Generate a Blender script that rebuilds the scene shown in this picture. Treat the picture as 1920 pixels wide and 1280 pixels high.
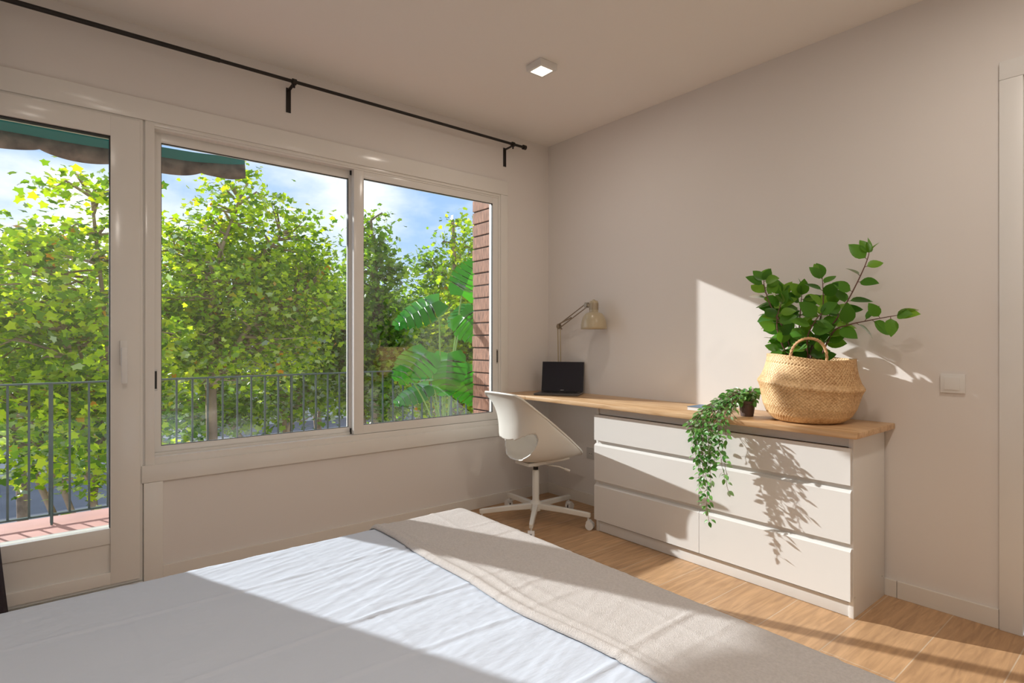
import bpy, bmesh, math, random
import numpy as np
from mathutils import Vector, Matrix, noise
for o in list(bpy.data.objects): bpy.data.objects.remove(o, do_unlink=True)
S = bpy.context.scene; COL = S.collection; PI = math.pi

# ------------------------------------------------------------ camera
CAM = Vector((3.31, -3.078, 1.2)); YAW = math.radians(39.25)
FWD = Vector((-math.cos(YAW), math.sin(YAW), 0))
cd = bpy.data.cameras.new('camera'); cam = bpy.data.objects.new('camera', cd); COL.objects.link(cam)
cam.location = CAM; cam.rotation_euler = (PI/2, 0, PI/2 - YAW)
cd.sensor_width = 36; cd.lens = 1060/1920*36; cd.clip_end = 400; cd.clip_start = .02
S.camera = cam
# ------------------------------------------------------------ colour management
S.view_settings.view_transform = 'Standard'; S.view_settings.look = 'None'
S.view_settings.gamma = 1; S.view_settings.use_curve_mapping = False
S.view_settings.exposure = 0.12
# ------------------------------------------------------------ sky
SUN_DIR = Vector((1, .41, -.46)).normalized()
SUN_E = 5.8; SKY = 1.4; LAMP_W = 9.0
w = bpy.data.worlds.new('sky'); S.world = w; w.use_nodes = True
nt = w.node_tree; nt.nodes.clear(); N = nt.nodes.new; L = nt.links.new
out = N('ShaderNodeOutputWorld'); bg = N('ShaderNodeBackground'); L(bg.outputs[0], out.inputs[0])
tc = N('ShaderNodeTexCoord'); mp = N('ShaderNodeMapping'); mp.inputs['Scale'].default_value = (1, 1, 2.2)
L(tc.outputs['Generated'], mp.inputs['Vector'])
nz = N('ShaderNodeTexNoise'); nz.inputs['Scale'].default_value = 2.6; nz.inputs['Detail'].default_value = 7; nz.inputs['Roughness'].default_value = .55
L(mp.outputs[0], nz.inputs['Vector'])
cr = N('ShaderNodeValToRGB'); cr.color_ramp.elements[0].position = .42; cr.color_ramp.elements[1].position = .62
L(nz.outputs['Fac'], cr.inputs[0])
sep = N('ShaderNodeSeparateXYZ'); L(tc.outputs['Generated'], sep.inputs[0])
gr = N('ShaderNodeValToRGB'); L(sep.outputs['Z'], gr.inputs[0])
e = gr.color_ramp.elements; e[0].position = 0; e[0].color = (.62, .72, .84, 1); e[1].position = .6; e[1].color = (.19, .36, .70, 1)
m = e.new(.18); m.color = (.34, .52, .82, 1)
mx = N('ShaderNodeMixRGB'); L(cr.outputs[0], mx.inputs[0]); L(gr.outputs[0], mx.inputs[1]); mx.inputs[2].default_value = (.95, .95, .98, 1)
L(mx.outputs[0], bg.inputs[0]); bg.inputs[1].default_value = SKY
# ------------------------------------------------------------ sun
sl = bpy.data.lights.new('sun', 'SUN'); sl.energy = SUN_E; sl.color = (1, .985, .985); sl.angle = math.radians(.6)
so = bpy.data.objects.new('sun', sl); COL.objects.link(so); so.rotation_euler = SUN_DIR.to_track_quat('-Z', 'Y').to_euler(); so.location = (-6, -3, 8)

# ============================================================ materials
def mat(name, col, rough=.5, metal=0, spec=.5, bump=None, var=None, coat=0):
    """var = (scale, amount[, stretch]) colour noise ; bump = (scale, strength[, stretch])"""
    m = bpy.data.materials.new(name); m.use_nodes = True; t = m.node_tree; b = t.nodes['Principled BSDF']
    b.inputs['Base Color'].default_value = (*col, 1); b.inputs['Roughness'].default_value = rough
    b.inputs['Metallic'].default_value = metal; b.inputs['Specular IOR Level'].default_value = spec
    b.inputs['Coat Weight'].default_value = coat
    def nzn(sc, st):
        tc = t.nodes.new('ShaderNodeTexCoord'); mp = t.nodes.new('ShaderNodeMapping'); mp.inputs['Scale'].default_value = st
        n = t.nodes.new('ShaderNodeTexNoise'); n.inputs['Scale'].default_value = sc; n.inputs['Detail'].default_value = 5
        t.links.new(tc.outputs['Object'], mp.inputs[0]); t.links.new(mp.outputs[0], n.inputs['Vector']); return n
    if var:
        n = nzn(var[0], var[2] if len(var) > 2 else (1, 1, 1)); r = t.nodes.new('ShaderNodeValToRGB')
        a = var[1]; r.color_ramp.elements[0].position = .3; r.color_ramp.elements[1].position = .7
        r.color_ramp.elements[0].color = (*[c*(1-a) for c in col], 1); r.color_ramp.elements[1].color = (*[min(1, c*(1+a)) for c in col], 1)
        t.links.new(n.outputs['Fac'], r.inputs[0]); t.links.new(r.outputs[0], b.inputs['Base Color'])
    if bump:
        n = nzn(bump[0], bump[2] if len(bump) > 2 else (1, 1, 1)); u = t.nodes.new('ShaderNodeBump')
        u.inputs['Strength'].default_value = bump[1]; u.inputs['Distance'].default_value = .004
        t.links.new(n.outputs['Fac'], u.inputs['Height']); t.links.new(u.outputs[0], b.inputs['Normal'])
    return m

def leafmat(name, stops, trans=.45, gloss=.12, tint=(1, 1, 1)):
    m = bpy.data.materials.new(name); m.use_nodes = True; t = m.node_tree; t.nodes.clear(); n = t.nodes.new; l = t.links.new
    o = n('ShaderNodeOutputMaterial'); g = n('ShaderNodeNewGeometry'); r = n('ShaderNodeValToRGB')
    el = r.color_ramp.elements; el[0].position, c = stops[0]; el[0].color = (*c, 1); el[1].position, c = stops[-1]; el[1].color = (*c, 1)
    for p, c in stops[1:-1]: x = el.new(p); x.color = (*c, 1)
    l(g.outputs['Random Per Island'], r.inputs[0])
    d = n('ShaderNodeBsdfDiffuse'); tr = n('ShaderNodeBsdfTranslucent'); a = n('ShaderNodeMixShader'); a.inputs[0].default_value = trans
    mu = n('ShaderNodeMixRGB'); mu.blend_type = 'MULTIPLY'; mu.inputs[0].default_value = 1; mu.inputs[2].default_value = (*tint, 1)
    l(r.outputs[0], mu.inputs[1]); l(r.outputs[0], d.inputs[0]); l(mu.outputs[0], tr.inputs[0]); l(d.outputs[0], a.inputs[1]); l(tr.outputs[0], a.inputs[2])
    gl = n('ShaderNodeBsdfGlossy'); gl.inputs['Roughness'].default_value = .35; fr = n('ShaderNodeFresnel'); fr.inputs[0].default_value = 1.4
    mm = n('ShaderNodeMath'); mm.operation = 'MULTIPLY'; mm.inputs[1].default_value = gloss*8; l(fr.outputs[0], mm.inputs[0])
    b = n('ShaderNodeMixShader'); l(mm.outputs[0], b.inputs[0]); l(a.outputs[0], b.inputs[1]); l(gl.outputs[0], b.inputs[2]); l(b.outputs[0], o.inputs[0])
    return m

def glassmat():
    m = bpy.data.materials.new('window_glass'); m.use_nodes = True; t = m.node_tree; t.nodes.clear(); n = t.nodes.new; l = t.links.new
    o = n('ShaderNodeOutputMaterial'); tr = n('ShaderNodeBsdfTransparent'); tr.inputs[0].default_value = (.97, .985, .975, 1)
    gl = n('ShaderNodeBsdfGlossy'); gl.inputs['Roughness'].default_value = 0.0; fr = n('ShaderNodeFresnel'); ge = n('ShaderNodeNewGeometry'); mr = n('ShaderNodeMapRange'); mr.inputs['To Min'].default_value = 1.7; mr.inputs['To Max'].default_value = 1/1.7
    l(ge.outputs['Backfacing'], mr.inputs['Value']); l(mr.outputs[0], fr.inputs[0])
    x = n('ShaderNodeMixShader'); l(fr.outputs[0], x.inputs[0]); l(tr.outputs[0], x.inputs[1]); l(gl.outputs[0], x.inputs[2]); l(x.outputs[0], o.inputs[0])
    return m

def woodfloor():
    m = bpy.data.materials.new('wood_look_floor'); m.use_nodes = True; t = m.node_tree; b = t.nodes['Principled BSDF']; n = t.nodes.new; l = t.links.new
    tc = n('ShaderNodeTexCoord'); mp = n('ShaderNodeMapping'); mp.inputs['Rotation'].default_value = (0, 0, PI/2); mp.inputs['Location'].default_value = (0, 2.635-2.5, 0)
    l(tc.outputs['Object'], mp.inputs[0])
    br = n('ShaderNodeTexBrick'); br.inputs['Scale'].default_value = 1; br.inputs['Brick Width'].default_value = 1.2; br.inputs['Row Height'].default_value = .25
    br.inputs['Mortar Size'].default_value = .0022; br.inputs['Mortar Smooth'].default_value = .1; br.inputs['Color1'].default_value = (.51, .305, .16, 1); br.inputs['Color2'].default_value = (.62, .385, .21, 1)
    br.inputs['Mortar'].default_value = (.62, .47, .33, 1); br.offset = .37; l(mp.outputs[0], br.inputs['Vector'])
    m2 = n('ShaderNodeMapping'); m2.inputs['Scale'].default_value = (14, 1.3, 1); l(tc.outputs['Object'], m2.inputs[0])
    nz = n('ShaderNodeTexNoise'); nz.inputs['Scale'].default_value = 3.5; nz.inputs['Detail'].default_value = 8; nz.inputs['Distortion'].default_value = .8; l(m2.outputs[0], nz.inputs['Vector'])
    r = n('ShaderNodeValToRGB'); r.color_ramp.elements[0].position = .3; r.color_ramp.elements[0].color = (.74, .72, .70, 1); r.color_ramp.elements[1].position = .7; r.color_ramp.elements[1].color = (1.12, 1.12, 1.1, 1)
    l(nz.outputs['Fac'], r.inputs[0]); mu = n('ShaderNodeMixRGB'); mu.blend_type = 'MULTIPLY'; mu.inputs[0].default_value = 1
    l(br.outputs['Color'], mu.inputs[1]); l(r.outputs[0], mu.inputs[2]); l(mu.outputs[0], b.inputs['Base Color']); b.inputs['Roughness'].default_value = .42
    bu = n('ShaderNodeBump'); bu.inputs['Strength'].default_value = .35; bu.inputs['Distance'].default_value = .002; bu.invert = True; l(br.outputs['Fac'], bu.inputs['Height']); l(bu.outputs[0], b.inputs['Normal'])
    return m

def pinewood():
    m = bpy.data.materials.new('pine_wood'); m.use_nodes = True; t = m.node_tree; b = t.nodes['Principled BSDF']; n = t.nodes.new; l = t.links.new
    tc = n('ShaderNodeTexCoord'); m2 = n('ShaderNodeMapping'); m2.inputs['Scale'].default_value = (1.1, 13, 13); l(tc.outputs['Object'], m2.inputs[0])
    nz = n('ShaderNodeTexNoise'); nz.inputs['Scale'].default_value = 2.6; nz.inputs['Detail'].default_value = 7; nz.inputs['Distortion'].default_value = 1.2; l(m2.outputs[0], nz.inputs['Vector'])
    r = n('ShaderNodeValToRGB'); r.color_ramp.elements[0].position = .32; r.color_ramp.elements[0].color = (.56, .33, .155, 1); r.color_ramp.elements[1].position = .62; r.color_ramp.elements[1].color = (.80, .56, .33, 1)
    l(nz.outputs['Fac'], r.inputs[0])
    br = n('ShaderNodeTexBrick'); br.inputs['Brick Width'].default_value = .62; br.inputs['Row Height'].default_value = .068; br.inputs['Scale'].default_value = 1; br.inputs['Mortar Size'].default_value = .0006
    br.inputs['Color1'].default_value = (1, 1, 1, 1); br.inputs['Color2'].default_value = (.86, .82, .78, 1); br.inputs['Mortar'].default_value = (.75, .68, .6, 1); l(tc.outputs['Object'], br.inputs['Vector'])
    vo = n('ShaderNodeTexVoronoi'); vo.inputs['Scale'].default_value = 3.3; l(tc.outputs['Object'], vo.inputs['Vector'])
    kr = n('ShaderNodeValToRGB'); kr.color_ramp.elements[0].position = .03; kr.color_ramp.elements[0].color = (.35, .18, .09, 1); kr.color_ramp.elements[1].position = .06; kr.color_ramp.elements[1].color = (1, 1, 1, 1); l(vo.outputs['Distance'], kr.inputs[0])
    mu = n('ShaderNodeMixRGB'); mu.blend_type = 'MULTIPLY'; mu.inputs[0].default_value = 1; l(r.outputs[0], mu.inputs[1]); l(br.outputs['Color'], mu.inputs[2])
    mv = n('ShaderNodeMixRGB'); mv.blend_type = 'MULTIPLY'; mv.inputs[0].default_value = 1; l(mu.outputs[0], mv.inputs[1]); l(kr.outputs[0], mv.inputs[2])
    l(mv.outputs[0], b.inputs['Base Color']); b.inputs['Roughness'].default_value = .4
    return m

def wovenmat():
    m = bpy.data.materials.new('woven_seagrass'); m.use_nodes = True; t = m.node_tree; b = t.nodes['Principled BSDF']; n = t.nodes.new; l = t.links.new
    uv = n('ShaderNodeTexCoord'); mp = n('ShaderNodeMapping'); mp.inputs['Scale'].default_value = (1, 1, 1); l(uv.outputs['UV'], mp.inputs[0])
    nz = n('ShaderNodeTexNoise'); nz.inputs['Scale'].default_value = 90; nz.inputs['Detail'].default_value = 3; l(uv.outputs['Object'], nz.inputs['Vector'])
    n2 = n('ShaderNodeTexNoise'); n2.inputs['Scale'].default_value = 7; l(uv.outputs['Object'], n2.inputs['Vector'])
    ad = n('ShaderNodeMath'); ad.operation = 'ADD'; l(nz.outputs['Fac'], ad.inputs[0]); l(n2.outputs['Fac'], ad.inputs[1]); hf = n('ShaderNodeMath'); hf.operation = 'MULTIPLY'; hf.inputs[1].default_value = .5; l(ad.outputs[0], hf.inputs[0])
    r = n('ShaderNodeValToRGB'); r.color_ramp.elements[0].position = .34; r.color_ramp.elements[0].color = (.50, .27, .11, 1); r.color_ramp.elements[1].position = .64; r.color_ramp.elements[1].color = (.92, .64, .34, 1)
    l(hf.outputs[0], r.inputs[0]); l(r.outputs[0], b.inputs['Base Color']); b.inputs['Roughness'].default_value = .5
    return m

M = dict(
    wall=mat('wall_paint', (.80, .76, .725), .85, spec=.2, bump=(60, .05)),
    ceil=mat('ceiling_paint', (.92, .885, .845), .9, spec=.1),
    pvc=mat('white_pvc', (.83, .805, .76), .17, spec=.28),
    white=mat('white_lacquer', (.80, .79, .765), .38),
    base=mat('baseboard_paint', (.80, .76, .70), .4),
    floor=woodfloor(), pine=pinewood(), woven=wovenmat(), glass=glassmat(),
    black=mat('black_metal', (.018, .014, .012), .42, .2),
    rubber=mat('black_rubber', (.02, .02, .02), .6),
    alu=mat('aluminium', (.62, .62, .60), .35, .9),
    chair=mat('white_plastic', (.80, .78, .72), .33),
    lampm=mat('beige_enamel', (.50, .42, .28), .28, coat=.4),
    lampi=mat('lamp_arm_metal', (.33, .27, .20), .35, .6),
    screen=mat('laptop_screen', (.008, .008, .018), .12),
    lapb=mat('laptop_grey', (.13, .125, .12), .38, .6),
    keys=mat('laptop_keys', (.015, .015, .015), .5),
    bookm=mat('book_paper', (.85, .85, .86), .5), bookb=mat('book_blue', (.10, .20, .33), .4),
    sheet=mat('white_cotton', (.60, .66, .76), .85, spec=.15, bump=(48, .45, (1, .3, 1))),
    blanket=mat('greige_blanket', (.62, .585, .565), .95, spec=.08, bump=(420, .6), var=(160, .07)),
    matt=mat('mattress_ticking', (.8, .8, .8), .9), bedw=mat('bed_frame_grey', (.45, .43, .41), .8),
    curtain=mat('dark_curtain', (.030, .022, .030), .95, bump=(200, .3)),
    pot=mat('brown_pot', (.10, .065, .055), .55), soil=mat('potting_soil', (.05, .03, .02), .95),
    stem=mat('brown_stem', (.16, .075, .055), .6), vine=mat('vine_stem', (.24, .16, .10), .6),
    rope=mat('twisted_seagrass', (.62, .36, .17), .6, var=(80, .3)),
    brick=mat('brown_brick', (.36, .19, .125), .8, bump=(60, .9, (3, 3, .6)), var=(16, .5, (5, 1, .8))), mortar=mat('dark_mortar', (.07, .05, .045), .95),
    railm=mat('grey_green_railing_paint', (.05, .09, .085), .45), tile=mat('terracotta_tile', (.66, .33, .26), .7, var=(5, .10)),
    awng=mat('green_awning', (.02, .20, .165), .8), awnb=mat('stained_awning_valance', (.15, .115, .085), .9, var=(14, .6)),
    extw=mat('exterior_render', (.62, .50, .40), .9),
    bark=mat('plane_tree_bark', (.34, .235, .16), .9, var=(3.5, .4), bump=(8, .6)),
    road=mat('asphalt', (.16, .165, .18), .9, var=(.3, .15)), pave=mat('pavement', (.48, .46, .45), .9),
    bld=mat('pale_facade', (.66, .64, .60), .9), bldw=mat('facade_window', (.10, .13, .17), .2),
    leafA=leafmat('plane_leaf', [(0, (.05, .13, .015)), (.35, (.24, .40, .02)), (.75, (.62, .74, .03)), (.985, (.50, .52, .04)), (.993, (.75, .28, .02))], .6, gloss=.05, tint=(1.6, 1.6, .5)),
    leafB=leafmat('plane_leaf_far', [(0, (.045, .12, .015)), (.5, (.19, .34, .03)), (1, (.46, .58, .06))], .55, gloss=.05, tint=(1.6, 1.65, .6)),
    leafP=leafmat('houseplant_leaf', [(0, (.05, .17, .018)), (.6, (.11, .29, .03)), (1, (.24, .44, .05))], .4, gloss=.09, tint=(1.2, 1.3, .5)),
    leafV=leafmat('trailing_leaf', [(0, (.05, .20, .03)), (.5, (.13, .36, .06)), (.8, (.22, .45, .12)), (1, (.50, .62, .45))], .3),
    leafM=leafmat('monstera_leaf', [(0, (.03, .22, .02)), (1, (.10, .45, .03))], .5, gloss=.07, tint=(1.3, 1.6, .4)),
    mstem=mat('green_stem', (.22, .42, .08), .5),
    sock=mat('grey_white_plastic', (.58, .56, .53), .4), dark=mat('dark_gap', (.03, .03, .03), .8),
)
def emis(name, col, s):
    m = bpy.data.materials.new(name); m.use_nodes = True; b = m.node_tree.nodes['Principled BSDF']
    b.inputs['Base Color'].default_value = (1, 1, 1, 1); b.inputs['Emission Color'].default_value = (*col, 1); b.inputs['Emission Strength'].default_value = s; return m
M['glow'] = emis('lamp_diffuser', (1, .88, .68), 3.5)

# ============================================================ mesh helpers
class MB:
    def __init__(s): s.v = []; s.f = []
    def add(s, vs, fs):
        o = len(s.v); s.v += [tuple(v) for v in vs]; s.f += [tuple(i+o for i in f) for f in fs]; return s
    def box(s, x0, x1, y0, y1, z0, z1, bv=0):
        if bv:
            bm = bmesh.new(); bmesh.ops.create_cube(bm, size=1)
            for v in bm.verts: v.co = Vector(((x0+x1)/2+v.co.x*(x1-x0), (y0+y1)/2+v.co.y*(y1-y0), (z0+z1)/2+v.co.z*(z1-z0)))
            bmesh.ops.bevel(bm, geom=bm.edges[:], offset=bv, segments=2, profile=.6, affect='EDGES')
            bm.verts.index_update(); s.add([v.co[:] for v in bm.verts], [[v.index for v in f.verts] for f in bm.faces]); bm.free(); return s
        return s.add([(x0,y0,z0),(x1,y0,z0),(x1,y1,z0),(x0,y1,z0),(x0,y0,z1),(x1,y0,z1),(x1,y1,z1),(x0,y1,z1)],
                     [(0,3,2,1),(4,5,6,7),(0,1,5,4),(1,2,6,5),(2,3,7,6),(3,0,4,7)])
    def obox(s, c, ax, ay, az, hx, hy, hz):  # oriented box
        c = Vector(c); ax, ay, az = Vector(ax).normalized()*hx, Vector(ay).normalized()*hy, Vector(az).normalized()*hz
        vs = [c+ax*i+ay*j+az*k for k in (-1,1) for j in (-1,1) for i in (-1,1)]
        return s.add(vs, [(0,2,3,1),(4,5,7,6),(0,1,5,4),(1,3,7,5),(3,2,6,7),(2,0,4,6)])
    def tube(s, pts, r, n=10, cap=True):
        pts = [Vector(p) for p in pts]; rs = r if isinstance(r, (list, tuple)) else [r]*len(pts)
        T = [(pts[min(i+1, len(pts)-1)]-pts[max(i-1, 0)]).normalized() for i in range(len(pts))]
        up = Vector((0,0,1)) if abs(T[0].z) < .9 else Vector((1,0,0)); a = T[0].cross(up).normalized(); vs = []
        for i, p in enumerate(pts):
            a = (a - T[i]*a.dot(T[i])).normalized(); b = T[i].cross(a)
            vs += [p+(a*math.cos(2*PI*k/n)+b*math.sin(2*PI*k/n))*rs[i] for k in range(n)]
        fs = [(i*n+k, i*n+(k+1)%n, (i+1)*n+(k+1)%n, (i+1)*n+k) for i in range(len(pts)-1) for k in range(n)]
        if cap: fs += [tuple(range(n))[::-1], tuple(range((len(pts)-1)*n, len(pts)*n))]
        return s.add(vs, fs)
    def lathe(s, prof, n=32, c=(0,0,0), cap=True):
        vs = [(c[0]+r*math.cos(2*PI*k/n), c[1]+r*math.sin(2*PI*k/n), c[2]+z) for r, z in prof for k in range(n)]
        fs = [(i*n+k, i*n+(k+1)%n, (i+1)*n+(k+1)%n, (i+1)*n+k) for i in range(len(prof)-1) for k in range(n)]
        if cap: fs += [tuple(range(n))[::-1], tuple(range((len(prof)-1)*n, len(prof)*n))]
        return s.add(vs, fs)
    def build(s, name, m, parent=None, smooth=False, loc=None, angle=None):
        me = bpy.data.meshes.new(name); org = Vector(loc) if loc is not None else Vector((0,0,0))
        me.from_pydata([tuple(Vector(v)-org) for v in s.v], [], s.f); me.update()
        o = bpy.data.objects.new(name, me); COL.objects.link(o); o.location = org
        if m is not None: me.materials.append(m)
        bm = bmesh.new(); bm.from_mesh(me); bmesh.ops.recalc_face_normals(bm, faces=bm.faces); bm.to_mesh(me); bm.free()
        if smooth:
            me.polygons.foreach_set('use_smooth', [True]*len(me.polygons))
            if angle: me.set_sharp_from_angle(angle=math.radians(angle))
        if parent is not None:
            o.parent = parent; o.location = org - parent.matrix_world.translation if False else org - ROOT.get(parent.name, Vector((0,0,0)))
            ROOT[o.name] = org
        else: ROOT[o.name] = org
        return o
ROOT = {}
def thing(name, loc, label, cat, group=None):
    o = bpy.data.objects.new(name, None); COL.objects.link(o); o.location = loc; o.empty_display_size = .05
    ROOT[o.name] = Vector(loc); o['label'] = label; o['category'] = cat
    if group: o['group'] = group
    return o
def tag(o, label, cat, group=None, kind=None):
    o['label'] = label; o['category'] = cat
    if group: o['group'] = group
    if kind: o['kind'] = kind
    return o
def struct(o, label=None):
    o['kind'] = 'structure'
    if label: o['label'] = label
    return o
def sroot(name, loc, label, cat='structure'):
    o = thing(name, loc, label, cat); o['kind'] = 'structure'; return o

# ============================================================ ROOM SHELL
H = 2.752; XM = 4.3; YL = -4.05
WY0, WY1, WZ0, WZ1 = -2.715, -.485, .584, 2.292        # window frame outer
DY0, DY1, DZ0, DZ1 = -3.70, -2.725, .03, 2.292         # door frame outer
struct(MB().box(0, XM, YL, 0, -.12, 0).build('floor', M['floor']), 'light oak wood-look plank tile floor')
struct(MB().box(-.0, XM, YL, 0, H, H+.12).build('ceiling', M['ceil']), 'plain warm white plaster ceiling')
b = MB()   # window wall with one joined opening for door and window
b.box(-.2, 0, -5.4, DY0-.03, -.12, H+.12).box(-.2, 0, DY0-.03, DY1+.01, 2.37, H+.12).box(-.2, 0, DY1+.01, WY1+.045, -.12, .52)
b.box(-.2, 0, DY1+.01, WY1+.045, 2.37, H+.12).box(-.2, 0, WY1+.045, .2, -.12, H+.12).box(-.2, 0, DY0-.03, DY1+.01, -.12, 0.0)
struct(b.build('wall_window_side', M['wall']), 'white plastered wall around the balcony door and sliding window')
D2X0, D2X1, D2Z = 2.845, 3.66, 2.30
b = MB().box(0, 2.80, 0, .2, -.12, H+.12).box(2.80, 3.70, 0, .2, 2.33, H+.12).box(3.70, XM+.2, 0, .2, -.12, H+.12)
struct(b.build('wall_right', M['wall']), 'warm white wall behind the desk and chest of drawers')
struct(MB().box(XM, XM+.2, YL, 0, -.12, H+.12).build('wall_back', M['wall']), 'plain wall behind the camera')
struct(MB().box(0, XM, YL-.2, YL, -.12, H+.12).build('wall_left', M['wall']), 'plain wall at the head of the bed')

def bb(name, x0, x1, y0, y1, label):
    t = .012
    struct(MB().box(x0, x1, y0, y1, 0, .079, .002).build(name, M['base']), label)
bb('baseboard_window_side', 0, .012, -2.640, -.012, 'white baseboard under the sliding window')
o = MB().box(0, 2.40, -.012, 0, 0, .079, .0015).box(2.402, 2.768, -.012, 0, 0, .079, .0015).build('baseboard_right', M['base']); struct(o, 'white baseboard along the desk wall')
# PVC casing (flat trim boards around door and window)
b = MB()
b.box(-.01, .016, -3.80, -.425, 2.290, 2.393, .003)             # head
b.box(-.01, .016, -.492, -.425, .5885, 2.2895, .003)              # right
b.box(-.01, .016, -2.730, -.425, .503, .588, .003)              # under the window
b.box(-.01, .016, -2.722, -2.640, .0, .5025, .003)                # below, beside the door
b.box(-.01, .016, -3.80, -3.705, 0, 2.2895, .003)
b.box(-.10, -.006, -2.732, -2.708, .0, 2.300)
struct(b.build('trim_1', M['pvc'], smooth=True, angle=30), 'flat white PVC casing around door and window')

# ---- window_1 : sliding window, two sashes
def frame(b, x0, x1, y0, y1, z0, z1, l, r, bt, t, bv=.002):
    b.box(x0, x1, y0, y0+l, z0, z1, bv).box(x0, x1, y1-r, y1, z0, z1, bv)
    b.box(x0, x1, y0+l-.001, y1-r+.001, z0, z0+bt, bv).box(x0, x1, y0+l-.001, y1-r+.001, z1-t, z1, bv); return b
W = sroot('window_1', (0, -1.6, .584), 'white two-pane sliding window looking out on trees', 'window')
b = frame(MB(), -.10, .006, WY0, WY1, WZ0, WZ1, .040, .020, .040, .020)
b.box(-.10, .0, WY0+.04, WY1-.02, WZ1-.03, WZ1-.012).box(-.052, -.046, WY0+.04, WY1-.02, WZ0+.035, WZ0+.052)
b.build('window_frame', M['pvc'], W, True, angle=30)
def sash(y0, y1, x0, x1, l, r, gz0, gz1, lab):
    p = frame(MB(), x0, x1, y0, y1, .626, 2.276, l, r, gz0-.626, 2.276-gz1).build('sash', M['pvc'], W, True, angle=30); p['label'] = lab
    g = MB().box((x0+x1)/2-.003, (x0+x1)/2+.003, y0+l-.004, y1-r+.004, gz0-.004, gz1+.004).build('glass', M['glass'], p)
    k = MB(); xx = x1-.004; e = .0025
    for a in ((y0+l, y0+l+e, gz0, gz1), (y1-r-e, y1-r, gz0, gz1), (y0+l, y1-r, gz0, gz0+e), (y0+l, y1-r, gz1-e, gz1)): k.box((x0+x1)/2+.003, xx, *a)
    k.build('glazing_gasket', M['rubber'], p)
    return p
pL = sash(-2.677, -1.600, -.092, -.056, .038, .040, .668, 2.214, 'left sliding sash')
pR = sash(-1.628, -.493, -.042, -.004, .064, .060, .680, 2.216, 'right sliding sash')
for p, y, x, z in ((pL, -2.663, -.056, 1.005), (pR, -.515, -.004, 1.09)):
    q = MB().box(x-.001, x+.003, y-.007, y+.007, z-.055, z+.055, .002).build('latch', M['alu'], p)
    MB().box(x+.003, x+.0045, y-.0045, y+.0045, z-.045, z+.045).build('latch_slot', M['rubber'], q)
MB().box(-.054, -.043, -1.634, -1.622, 2.236, 2.276).build('rubber_stop', M['rubber'], W)
MB().box(-.054, -.043, -1.634, -1.622, .626, .660).build('rubber_stop', M['rubber'], W)

# ---- door_1 : balcony door
D = sroot('door_1', (0, -3.2, .0), 'white balcony door with tall glass pane and lever handle', 'door')
b = frame(MB(), -.10, .006, DY0, DY1, .0, DZ1, .022, .022, .05, .022)
b.build('door_frame', M['pvc'], D, True, angle=30)
LY0, LY1, LZ0, LZ1 = DY0+.012, DY1-.012, .045, 2.276
GY0, GY1, GZ0, GZ1 = -3.58, -2.856, .311, 2.180
b = MB(); x0, x1 = -.06, .022
b.box(x0, x1, GY1, LY1, LZ0, LZ1, .003).box(x0, x1, LY0, GY0, LZ0, LZ1, .003)
b.box(x0, x1, GY0-.001, GY1+.001, GZ1, LZ1, .003).box(x0, x1-.006, GY0-.001, GY1+.001, .236, GZ0, .003)
b.box(x0, x1-.014, GY0-.001, GY1+.001, .10, .237).box(x0, x1, GY0-.001, GY1+.001, LZ0, .102, .003)
leaf = b.build('door_leaf', M['pvc'], D, True, angle=30)
MB().box(-.023, -.017, GY0-.004, GY1+.004, GZ0-.004, GZ1+.004).build('glass', M['glass'], leaf)
k = MB(); e = .004
for a in ((GY0, GY0+e, GZ0, GZ1), (GY1-e, GY1, GZ0, GZ1), (GY0, GY1, GZ1-.007, GZ1)): k.box(-.017, .012, *a)
k.build('glazing_gasket', M['rubber'], leaf)
b = MB().box(.0, .012, -2.820, -2.790, 1.085, 1.205, .004)
b.tube([(.010, -2.805, 1.160), (.048, -2.805, 1.160)], .010, 12)
b.box(.038, .054, -2.817, -2.793, 1.00, 1.172, .006)
b.v = [(x+.02, y, z) for x, y, z in b.v]
h = b.build('door_handle', M['white'], leaf, True, angle=35)
MB().box(-.11, .03, DY0, DY1, .0, .03, .003).build('threshold', M['alu'], D)

# ---- door_2 on the right wall
D2 = sroot('door_2', (3.25, 0, 0), 'tall white interior door at the right edge', 'door')
b = MB().box(2.770, 2.845, -.018, .10, 0, 2.2845, .003).box(3.655, 3.73, -.018, .10, 0, 2.2845, .003).box(2.770, 3.73, -.018, .10, 2.285, 2.362, .003)
b.build('door_casing', M['white'], D2, True, angle=30)
b = MB().box(2.848, 3.652, .012, .052, .006, 2.283, .002)
l2 = b.build('door_leaf', M['white'], D2, True, angle=30)
q = MB().tube([(3.58, .012, 1.02), (3.58, -.035, 1.02)], .009).tube([(3.585, -.035, 1.02), (3.47, -.035, 1.02)], .008); q.lathe([(.024, 0), (.024, .006)], 20, (0,0,0))
q.v[-40:] = [(3.58+x, .012-z, 1.02+y) for x, y, z in q.v[-40:]]
q.build('door_handle', M['alu'], l2, True, angle=35)

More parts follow.
